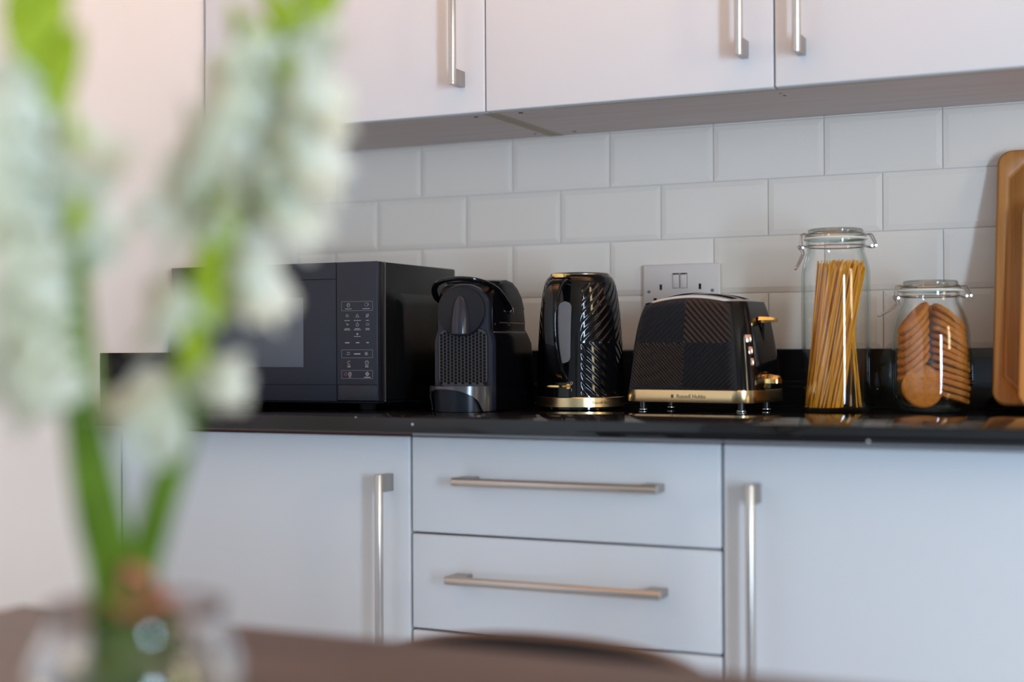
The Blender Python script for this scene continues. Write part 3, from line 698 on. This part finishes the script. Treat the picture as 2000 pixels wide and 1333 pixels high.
# ------------------------------------------------------------------ clip-top jars
E1 = Vector((.905, .426, 0)); E2 = Vector((-.426, .905, 0))    # along the picture / away from it
JA = math.atan2(.426, .905)
def clip_jar(name, label, loc, prof, neck_z, neck_r, lid_z, lever_end, rin):
    t = thing(name, label, 'jar', loc, JA)
    inner = [(max(r-rin, 0), z+(.004 if z < .01 else 0)) for r, z in prof[::-1]]
    g = MB().lathe(prof+[(prof[-1][0]-rin*.5, prof[-1][1]+.001)]+inner, 72); g.build('jar_body', M_glass, t)
    zr = lid_z; r = neck_r
    MB().lathe([(r-.004, zr-.0015), (r+.0012, zr-.0015), (r+.0028, zr+.0003), (r+.0012, zr+.0022), (r-.004, zr+.0022)], 64).build('gasket', M_gasket, t)
    MB().lathe([(r-.010, zr+.0022), (r, zr+.0024), (r+.0010, zr+.004), (r-.0005, zr+.0065), (r-.0042, zr+.0075), (r-.0052, zr+.0100), (r-.0046, zr+.0135), (r-.006, zr+.0158), (r-.010, zr+.0166), (0, zr+.0166), (0, zr+.0120), (r-.012, zr+.0120)], 64).build('lid', M_lidglass, t)
    g = MB(); W = .00105
    def ringw(rr, z): return [(rr*math.cos(2*PI*k/48), rr*math.sin(2*PI*k/48), z) for k in range(49)]
    g.tube(ringw(r-.0015, zr+.0078), W, 8, cap=False)
    g.tube(ringw(r+.0004, neck_z), W*1.1, 8, cap=False)
    # hinge on the right
    g.tube(smooth_path([(r-.001, -.006, zr+.008), (r+.008, -.007, zr+.0078), (r+.0135, -.006, zr-.001), (r+.0165, -.005, neck_z+.002), (r+.012, -.005, neck_z-.002), (r+.002, -.006, neck_z)], 5), W, 8)
    g.tube(smooth_path([(r-.001, .006, zr+.008), (r+.008, .007, zr+.0078), (r+.0135, .006, zr-.001), (r+.0165, .005, neck_z+.002), (r+.012, .005, neck_z-.002), (r+.002, .006, neck_z)], 5), W, 8)
    g.cyl((r+.0155, -.007, neck_z+.001), (r+.0155, .007, neck_z+.001), .0017, 12)
    g.cyl((r+.009, -.007, neck_z+.0005), (r+.009, .007, neck_z+.0005), .0017, 12)
    # clip on the left
    for s in (-1, 1):
        g.tube(smooth_path([(-(r-.001), s*.008, zr+.008), (-(r+.006), s*.008, zr+.0085), (-(r+.0075), s*.0085, zr-.003), (-(r+.006), s*.009, neck_z-.002)], 5), W, 8)
        g.tube(smooth_path([(-(r+.001), s*.011, neck_z), (-(r+.0105), s*.0105, neck_z+.001), (-(r+.006), s*.0095, neck_z-.006), (-(r+.004), s*.009, neck_z-.012)], 5), W, 8)
    g.cyl((-(r+.0065), -.011, neck_z-.0025), (-(r+.0065), .011, neck_z-.0025), .0017, 12)
    g.build('wire_bail', M_wire, t)
    lx, lz = lever_end
    h = MB()
    pts = [(-(r+.004), -.009, neck_z-.012)]+[(-(r+.004+lx*.5), -.0085, neck_z-.012-lz*.55), (-(r+.004+lx), -.006, neck_z-.012-lz), (-(r+.0045+lx), 0, neck_z-.0125-lz)]
    full = smooth_path(pts+[(p[0], -p[1], p[2]) for p in pts[::-1][1:]], 4)
    h.tube(full, W*1.25, 8); h.build('clip_lever', M_wire, t)
    return t
SP = Vector((1.0725, -.20, .9104))
clip_jar('storage_jar', 'tall clip-top glass jar filled with spaghetti', SP,
         [(0, 0.001), (.040, 0.0008), (.050, .0015), (.0535, .006), (.0545, .014), (.0545, .215), (.0540, .225), (.0515, .238), (.0480, .250), (.0455, .257), (.0450, .263), (.0468, .266), (.0468, .2765)],
         .266, .0485, .2775, (.012, .024), .0030)
CK = Vector((1.217, -.175, .9104))
clip_jar('storage_jar', 'short clip-top glass jar filled with round biscuits', CK,
         [(0, 0.001), (.036, 0.0008), (.0440, .0016), (.0520, .007), (.0580, .018), (.0605, .034), (.0605, .118), (.0592, .132), (.0555, .147), (.0505, .160), (.0455, .170), (.0435, .176), (.0432, .181), (.0450, .183), (.0450, .1905)],
         .183, .0470, .1915, (.030, .018), .0030)
# spaghetti: a bundle nobody could count
g = MB()
for k in range(430):
    a = rng.uniform(0, 2*PI); q = math.sqrt(rng.uniform(0, 1))
    b0 = Vector((-.0205+.0300*q*math.cos(a), .036*q*math.sin(a)))
    a2 = a+rng.normal(0, .15)+.55; q2 = min(1, q*rng.uniform(.9, 1.1))
    t0 = Vector((.0100+.0380*q2*math.cos(a2), .038*q2*math.sin(a2)))
    if t0.length > .0465: t0 *= .0465/t0.length
    if b0.length > .0495: b0 *= .0495/b0.length
    zt_ = .238+rng.uniform(-.012, .006)
    p0 = SP+E1*b0.x+E2*b0.y+Vector((0, 0, .0065)); p1 = SP+E1*t0.x+E2*t0.y+Vector((0, 0, zt_))
    mid = (p0+p1)/2+E1*rng.normal(0, .0012)+E2*rng.normal(0, .0012)
    g.tube([p0, p0.lerp(p1, .5)*.5+mid*.5, p1], .00088, 6)
for k in range(7):    # a few strays leaning the other way
    p0 = SP+E1*rng.uniform(.018, .04)+E2*rng.uniform(-.025, .025)+Vector((0, 0, .0065)); p1 = SP+E1*rng.uniform(.01, .04)+E2*rng.uniform(-.02, .02)+Vector((0, 0, .225))
    g.tube([p0, p1], .00093, 6)
o = g.build('spaghetti', M_pasta); tag(o, 'bundle of dry yellow spaghetti leaning in the tall glass jar', 'pasta'); o['kind'] = 'stuff'
# biscuits
def biscuit_mesh():
    R, T = .0335, .0088
    pr = [(0, -T/2), (R*.9, -T/2), (R*.97, -T*.36), (R, -T*.05), (R*.985, T*.25), (R*.93, T*.44), (R*.6, T*.52), (0, T*.55)]
    g = MB().lathe(pr, 48); vs = []
    for v in g.v:
        n = .0004*math.sin(v[0]*600+1.3)*math.cos(v[1]*520); vs.append((v[0], v[1], v[2]+n))
    g.v = vs; return g
first = None; ordn = ['topmost', 'second', 'third', 'fourth', 'fifth', 'sixth', 'seventh', 'eighth', 'ninth', 'tenth', 'eleventh', 'twelfth', 'thirteenth', 'fourteenth', 'fifteenth']
def biscuit(e1, e2, z, tilt, label, group, lean=0):
    """tilt turns the disc about the depth axis, lean about the picture axis"""
    global first
    if first is None: o = first = biscuit_mesh().build('biscuit', M_bisc)
    else: o = first.copy(); COL.objects.link(o)
    B = Matrix((E1, E2, Vector((0, 0, 1)))).transposed().to_4x4()
    o.matrix_world = Matrix.Translation(CK+E1*e1+E2*e2+Vector((0, 0, z))) @ B @ Matrix.Rotation(lean, 4, 'X') @ Matrix.Rotation(tilt, 4, 'Y') @ Matrix.Rotation(random.uniform(0, 6), 4, 'Z')
    tag(o, label, 'biscuit', group); return o
for i in range(13):
    u = i/12; z = .1480-u*.1240; tl = math.radians(43-26*min(1, u*1.4))
    e = .0285 if i else .0290
    biscuit(e+.0005*math.sin(i*2.1), .0035*math.sin(i*1.7), z, tl, f'round biscuit in the right-hand stack in the jar, {ordn[i]}{"" if i == 0 else " from the top"}', 'biscuits in the right-hand stack')
for i in range(7):
    u = i/6; z = .1480-u*.0760
    biscuit(-.0265, .004+.002*math.sin(i*2), z, math.radians(-50+5*u), f'round biscuit in the left-hand slanting stack in the jar, {ordn[i]}{"" if i == 0 else " from the top"}', 'biscuits in the left-hand stack')
biscuit(-.0205, -.0240, .0400, math.radians(6), 'round biscuit standing upright and facing out, low in the left of the jar', 'biscuits standing at the bottom', lean=math.radians(84))
biscuit(-.0150, -.0125, .0420, math.radians(16), 'round biscuit standing right behind the upright one facing out in the jar', 'biscuits standing at the bottom', lean=math.radians(82))
biscuit(-.0100, .0140, .0400, math.radians(0), 'rearmost upright biscuit at the bottom of the jar', 'biscuits standing at the bottom', lean=math.radians(90))
biscuit(.0200, .0270, .1400, math.radians(10), 'darker tilted biscuit at the top right of the jar, behind the stack', 'biscuits at the top', lean=math.radians(66))

# ------------------------------------------------------------------ chopping boards
def board(w_, h_, th, r, groove, mt, name, label, loc, lean):
    """local: x width, y thickness (front at -y), z height; groove = inset of the juice channel"""
    t = thing(name, label, 'chopping board', loc); t.rotation_euler = (lean, 0, 0)
    g = MB(); b = .004
    ring = lambda i, y: [Vector((p.x+w_/2, y, p.y+h_/2)) for p in rrect(w_/2-i, h_/2-i, max(r-i, .002), 8)]
    g.loft([ring(b, 0), ring(b*.3, -b*.3), ring(0, -b), ring(0, -th+b), ring(b*.3, -th+b*.3), ring(b, -th)], cap=(True, False))
    if groove:
        gi, gw, gd = groove; n = 9
        def oct_(i, y):    # a rectangle with clipped corners, same vertex count as the outline
            c = .030; pts = []
            for k, (sx, sy) in enumerate(((1, 1), (-1, 1), (-1, -1), (1, -1))):
                hx, hy = w_/2-i, h_/2-i
                A = Vector((sx*hx, sy*(hy-c))); B = Vector((sx*(hx-c), sy*hy))
                if k % 2: A, B = B, A
                for q in range(n): v = A.lerp(B, q/(n-1)); pts.append(Vector((v.x+w_/2, y, v.y+h_/2)))
            return pts
        g.loft([ring(b, -th), oct_(gi, -th), oct_(gi+gw*.2, -th+gd*.8), oct_(gi+gw*.5, -th+gd), oct_(gi+gw*.8, -th+gd*.8), oct_(gi+gw, -th)], cap=(False, True))
    else: g.loft([ring(b, -th), ring(b+.01, -th)], cap=(False, True))
    o = g.build('board', mt, t, ang=50); return t
ln = math.asin(.105/.43)
t = board(.30, .432, .018, .024, (.0150, .0085, .0035), M_bamboo, 'chopping_board', 'large bamboo chopping board with a juice groove leaning on the tiles', (1.305, -.1295, .9107), -ln)
t.location = (1.303, -.1120, .9155)
ln2 = math.asin(.105/.36)
t2 = board(.24, .345, .016, .022, None, M_bamboo2, 'chopping_board', 'smaller paler wooden board leaning in front of the grooved one, at the picture edge', (1.347, -.165, .9150), -ln2)

# ------------------------------------------------------------------ dining table and chair
t = thing('dining_table', 'dark brown wooden dining table under the flower vase', 'table', (1.15, -1.7665, 0))
MB().box(-.666, .66, -.3895, .3895, .722, .75, b=.004, seg=3).build('tabletop', M_table, t)
MB().box(-.57, .57, -.30, .30, .64, .7215).build('apron', M_table, t)
for sx in (-.60, .60):
    for sy in (-.33, .33): MB().box(sx-.03, sx+.03, sy-.03, sy+.03, 0, .7215, b=.004).build('leg', M_table, t)
t = thing('dining_chair', 'dark chair with a curved low back tucked behind the table', 'chair', (.985, -1.14, 0))
def chb(u, v, off=0):
    a = (u-.5)*2; x = .215*math.sin(a*1.25)/math.sin(1.25); y = -.11*(1-math.cos(a*1.25))+off
    top = .716-.040*abs(a)**2.4; return Vector((x, y, .50+(top-.50)*v))
g = MB(); n = 40; rg = []
for k in range(n+1):
    u = k/n; c0 = chb(u, 0); c1 = chb(u, 1); r = .012
    ring = [Vector((c0.x, c0.y-r, c0.z)), Vector((c1.x, c1.y-r, c1.z-r))]+[Vector((c1.x, c1.y-r*math.cos(q*PI/8), c1.z-r+r*math.sin(q*PI/8))) for q in range(1, 8)]+[Vector((c1.x, c1.y+r, c1.z-r)), Vector((c0.x, c0.y+r, c0.z))]
    rg.append(ring)
g.loft(rg).build('backrest', M_chair, t)
g = MB(); rg = []
for k in range(33):
    u = .08+.84*k/32; c0 = chb(u, 0); c1 = chb(u, 1); e = math.sin(PI*k/32)**.4
    rg.append([Vector((c0.x, c0.y-.0125, c0.z+.01)), Vector((c0.x, c0.y-.0125-.014*e, c0.z+.02)), Vector((c1.x, c1.y-.0125-.014*e, c1.z-.012)), Vector((c1.x, c1.y-.0125-.007*e, c1.z-.003)), Vector((c1.x, c1.y-.0125, c1.z-.004))])
g.loft(rg).build('back_pad', M_chairb, t)
g = MB(); g.loft([rrect(.21, .20, .07, 8, z, 0, -.22) for z in (.42, .425)]+[rrect(.215, .205, .07, 8, z, 0, -.22) for z in (.43, .465)]+[rrect(.20, .19, .07, 8, .475, 0, -.22)]); g.build('seat', M_chair, t)
for sx, sy in ((-.17, -.04), (.17, -.04), (-.17, -.38), (.17, -.38)): MB().tube([(sx*1.1, sy, 0), (sx, sy, .42)], [.011, .016], 14).build('leg', M_chairb, t)
for sx in (-.15, .15): MB().tube([(sx, -.03, .44), (sx*.98, -.035, .53)], .010, 12).build('back_support', M_chairb, t)

# ------------------------------------------------------------------ vase and flowers
VX, VY = .977, -1.787
t = thing('flower_vase', 'rounded clear glass vase of water holding the white flowers on the table', 'vase', (VX, VY, .7504))
outer = [(0, 0.0004), (.034, .0004), (.044, .003), (.056, .014), (.0645, .030), (.0675, .046), (.066, .062), (.0605, .078), (.0560, .088), (.0540, .094), (.0550, .101), (.0558, .1025)]
inn = [(.0540, .1035), (.0520, .101), (.0510, .094), (.0530, .087), (.0575, .077), (.0632, .062), (.0645, .046), (.0615, .031), (.053, .0165), (.041, .0075), (.030, .0055), (0, .0055)]
MB().lathe(outer+inn, 64).build('vase_body', M_rglass, t)
wt = [(0, .0060), (.030, .0060), (.0405, .0080), (.0525, .0170), (.0609, .0314), (.0639, .046), (.0626, .062), (.0600, .070), (.0595, .0702), (0, .0702)]
MB().lathe(wt, 64).build('water', M_water, t)

def blade(path, wmax, fold=.25, side=Vector((.9, .43, 0)), thick=.0006):
    P = smooth_path(path, 5); n = len(P); g = MB(); rg = []
    for i, p in enumerate(P):
        u = i/(n-1); w_ = wmax*min(1, (u*6+.35))*(1-u**3)**.8+.0004
        t_ = (P[min(i+1, n-1)]-P[max(i-1, 0)]).normalized(); s_ = (side-t_*side.dot(t_)).normalized(); n_ = t_.cross(s_)
        rg.append([p-s_*w_+n_*w_*fold, p+n_*thick*0, p+s_*w_+n_*w_*fold, p+s_*w_+n_*(w_*fold+thick), p+n_*thick, p-s_*w_+n_*(w_*fold+thick)])
    return g.loft(rg)
def floret_mesh(L, spread, seed):
    """funnel flower along +z, six ruffled petals; green tube at the base"""
    r_ = random.Random(seed); g = MB()
    for k in range(6):
        a = k*PI/3+r_.uniform(-.12, .12); inner = k % 2; W = L*(.36 if inner else .42)*r_.uniform(.9, 1.1); sp = spread*r_.uniform(.85, 1.15)
        ln_ = L*(1 if not inner else .93)*r_.uniform(.95, 1.05); f1 = r_.uniform(0, 6); rip = .035*L
        def pf(u, v):
            s = v; out = .05*L+sp*L*(.12*s+.62*s**2.4); up_ = ln_*(s*1.02-.30*sp*s**3)
            wd = W*math.sin(PI*min(1, .10+.86*s**.85))**.75 if s < .999 else W*.18
            c = (u-.5)*2; cup = .38*(1-.6*s)*(c*c)*wd; ru = rip*s*s*math.sin(c*5+f1+s*4)
            rr = out-cup+ru*.6; x = c*wd
            return Vector((rr*math.cos(a)-x*math.sin(a), rr*math.sin(a)+x*math.cos(a), up_+ru*.7))
        g.grid(pf, 8, 12, 0)
    g.lathe([(.004, -.004), (.0042, L*.12), (.0060, L*.26), (.0088, L*.40)], 12, mi=1)
    for k in range(3):
        a = k*2*PI/3+.5; g.tube([(0, 0, L*.2), (.06*L*math.cos(a), .06*L*math.sin(a), L*.72)], [.0007, .0013], 6, mi=2)
    return g.build('floret', [M_petal, M_throat, M_gasket], None, ang=60)
FL = [floret_mesh(.078, .85, s) for s in (1, 2)]+[floret_mesh(.066, .55, 3), floret_mesh(.050, .30, 4)]
def aim(o, p, d, roll=0, sc=1):
    d = Vector(d).normalized(); q = Vector((0, 0, 1)).rotation_difference(d).to_matrix().to_4x4()
    o.matrix_local = Matrix.Translation(p) @ q @ Matrix.Rotation(roll, 4, 'Z') @ Matrix.Scale(sc, 4)
used = set()
def put_floret(kind, parent, p, d, roll=0, sc=1):
    src = FL[kind]
    if kind in used: o = src.copy(); COL.objects.link(o)
    else: o = src; used.add(kind)
    o.parent = parent; aim(o, p, d, roll, sc); return o
def bud_obj(parent, p, d, L, r):
    g = MB(); pr_ = [(0, 0), (r*.6, L*.05), (r*.95, L*.25), (r, L*.45), (r*.8, L*.7), (r*.4, L*.92), (0, L)]
    g.lathe(pr_, 14); g.v = [(v[0]+.12*v[2]**2/L, v[1], v[2]) for v in g.v]
    o = g.build('bud', M_bud, parent); aim(o, p, d, random.uniform(0, 6)); return o
def gladiolus(label, path, rad_, florets, buds, leaves, bracts):
    base = Vector(path[0]); t = thing('gladiolus', label, 'flower', base)
    P = smooth_path(path, 5); n = len(P)
    MB().tube([p-base for p in P], [rad_[0]+(rad_[1]-rad_[0])*i/(n-1) for i in range(n)], 12).build('stem', M_stem, t)
    for (kind, p, d, sc) in florets:
        put_floret(kind, t, Vector(p)-base, d, random.uniform(0, 6), sc)
    for (p, d, L, r) in buds: bud_obj(t, Vector(p)-base, d, L, r)
    for (pa, w_) in leaves: blade([Vector(q)-base for q in pa], w_).build('leaf', M_leaf, t)
    for (p, d, L, w_) in bracts:
        d = Vector(d).normalized(); p = Vector(p)-base
        blade([p, p+d*L*.4+Vector((0, 0, L*.05)), p+d*L*.75+Vector((0, 0, L*.12)), p+d*L+Vector((0, 0, L*.22))], w_, fold=.5).build('bract', M_bud, t)
    return t
V = Vector; RT = V((.905, .426, 0)); TW = V((.426, -.905, 0)); UPV = V((0, 0, 1))
def D3(r, tw, u): return RT*r+TW*tw+UPV*u
stemA = [(0.954, -1.7921, 0.7615), (0.9686, -1.7913, 0.8536), (0.9619, -1.7947, 0.8957), (0.9558, -1.7978, 0.9444), (0.9508, -1.8005, 0.9897), (0.947, -1.8025, 1.0286), (0.9435, -1.8044, 1.0675), (0.9417, -1.811, 1.1059), (0.9391, -1.8179, 1.1439), (0.9355, -1.8254, 1.1814), (0.9314, -1.8331, 1.2185), (0.9273, -1.8407, 1.2552), (0.925, -1.8475, 1.2821)]
stemB = [(0.9802, -1.7742, 0.76), (0.9678, -1.7806, 0.8518), (0.975, -1.772, 0.9068), (0.9855, -1.7618, 0.9525), (0.9969, -1.7567, 0.9955), (1.003, -1.7485, 1.0353), (1.0102, -1.7399, 1.0755), (1.0196, -1.7301, 1.1094), (1.0306, -1.7196, 1.1471), (1.0403, -1.7098, 1.1852), (1.0495, -1.7002, 1.2236), (1.0603, -1.6953, 1.2612), (1.0665, -1.6871, 1.2968)]
fA = [ (0, (0.9507, -1.8234, 1.1139), D3(-.95,.2,.25), 0.85), (1, (0.9558, -1.815, 1.038), D3(-.95,.3,.05), 0.85), (0, (0.9573, -1.8141, 1.0029), D3(-.9,.4,-.1), 0.73), (1, (0.9427, -1.8218, 1.14), D3(-.8,.35,.35), 0.8), (0, (0.9464, -1.8143, 1.099), D3(-.85,.3,.15), 0.83), (2, (0.9465, -1.8198, 1.1033), D3(.55,.3,.85), 0.94), (1, (0.9513, -1.8117, 1.0605), D3(-.9,.4,.15), 0.85), (3, (0.949, -1.8128, 1.0669), D3(.75,.2,.7), 0.94), (0, (0.9545, -1.81, 1.0221), D3(-.85,.45,.0), 0.85), (2, (0.9559, -1.8092, 1.0092), D3(-.7,.5,-.35), 1.0), (3, (0.9388, -1.8237, 1.1591), D3(-.5,.5,.7), 0.94) ]
fB = [ (2, (0.9904, -1.7705, 0.9433), D3(-.35,.35,.85), 0.99), (2, (1.0032, -1.7648, 0.994), D3(.85,.4,.0), 0.62), (1, (1.0092, -1.7566, 1.0285), D3(-.75,.4,.3), 0.65), (0, (1.0132, -1.7494, 1.055), D3(.9,.3,.05), 0.66), (0, (1.0224, -1.7397, 1.0951), D3(-.45,.6,.35), 0.86), (1, (1.0225, -1.7342, 1.1056), D3(.8,.4,.15), 0.76), (0, (1.0303, -1.7307, 1.1256), D3(-.9,.4,.1), 0.89), (1, (1.031, -1.7249, 1.1363), D3(.85,.4,.15), 0.78), (0, (1.0338, -1.7182, 1.1555), D3(-.8,.4,.35), 0.86), (1, (1.0394, -1.7156, 1.169), D3(.75,.4,.25), 0.66), (2, (1.0409, -1.7095, 1.1852), D3(-.7,.35,.6), 0.93), (3, (1.045, -1.7076, 1.1987), D3(.55,.4,.55), 0.95) ]
bA = [ ((0.943, -1.8273, 1.163), D3(.35,.3,1), 0.056, 0.0125), ((0.9391, -1.8292, 1.1789), D3(-.2,.3,1), 0.054, 0.0115), ((0.9358, -1.8309, 1.1948), D3(.45,.2,1), 0.056, 0.0125), ((0.9319, -1.8328, 1.2122), D3(-.1,.3,1), 0.052, 0.011), ((0.9285, -1.8345, 1.2249), D3(.45,.2,1), 0.054, 0.012), ((0.9241, -1.8367, 1.2408), D3(0,.3,1), 0.045, 0.008) ]
bB = [ ((1.0358, -1.712, 1.1954), D3(-.35,.5,1), 0.045, 0.01), ((1.0451, -1.7077, 1.2055), D3(.2,.5,1), 0.045, 0.01), ((1.0497, -1.7055, 1.2123), D3(-.45,.3,1), 0.05, 0.0115), ((1.0535, -1.7038, 1.2225), D3(.40,.3,1), 0.052, 0.012), ((1.0576, -1.7019, 1.2378), D3(-.3,.3,1), 0.052, 0.011), ((1.0617, -1.7001, 1.2497), D3(.35,.2,1), 0.046, 0.0085), ((1.0655, -1.6984, 1.2667), D3(0,.2,1), 0.04, 0.008) ]
brs = [ ((0.9449, -1.8206, 1.1272), D3(.15,.4,1), 0.05, 0.009), ((0.9493, -1.8184, 1.0985), D3(.25,.4,1), 0.05, 0.01), ((0.9554, -1.8153, 1.0539), D3(.1,.4,1), 0.05, 0.009), ((1.0102, -1.7617, 1.0251), D3(.2,.5,1), 0.055, 0.012), ((1.0178, -1.7528, 1.0614), D3(.1,.5,1), 0.05, 0.012), ((1.0133, -1.7494, 1.0683), D3(-.2,.5,1), 0.05, 0.01), ((1.001, -1.7657, 0.9793), D3(.2,.5,1), 0.05, 0.01), ((1.0444, -1.7188, 1.1716), D3(.2,.6,.8), 0.035, 0.008), ((1.0188, -1.7256, 1.2081), D3(-.2,.6,1), 0.03, 0.006) ]
gladiolus('gladiolus stalk leaning to the upper left in the vase, with green buds at its top', stemA, (.0085, .0072), fA, bA,
          [([(0.9546, -1.7974, 0.7759), (0.9659, -1.7981, 0.8545), (0.963, -1.8108, 0.9137), (0.9597, -1.8183, 0.9713), (0.9608, -1.8236, 1.0282), (0.9654, -1.8218, 1.0818)], .0125), ([(0.9693, -1.7905, 0.7758), (0.9722, -1.7896, 0.8535), (0.9734, -1.8003, 0.897), (0.9704, -1.8075, 0.9391), (0.9698, -1.8136, 0.9776)], .0080)], brs[:3])
gladiolus('gladiolus leaning right in the vase, with a large spike of white blooms', stemB, (.0065, .0046), fB, bB,
          [([(0.9781, -1.7864, 0.7758), (0.9763, -1.7877, 0.8535), (0.9878, -1.7826, 0.9053), (0.9981, -1.7725, 0.9502), (1.0102, -1.767, 0.999), (1.0133, -1.7603, 1.0415)], .0110), ([(0.9828, -1.762, 0.777), (0.9796, -1.7639, 0.8333), (0.9743, -1.7665, 0.8499), (0.97, -1.7687, 0.883)], .0080)], brs[3:])
g = MB()
g.tube([(VX+.002+.0195*math.cos(a), VY+.004+.0175*math.sin(a), .8600+-.006+.004*math.sin(a*2+1)) for a in [2*PI*k/28 for k in range(29)]], .0030, 10, cap=False)
g.tube(smooth_path([(VX+.018, VY-.010, .862), (VX+.026, VY-.020, .872), (VX+.018, VY-.026, .880), (VX+.008, VY-.018, .866)], 6), .0036, 8)
tag(g.build('flower_tie', M_twine), 'terracotta-coloured tie looped round the flower stems at the vase mouth', 'tie')
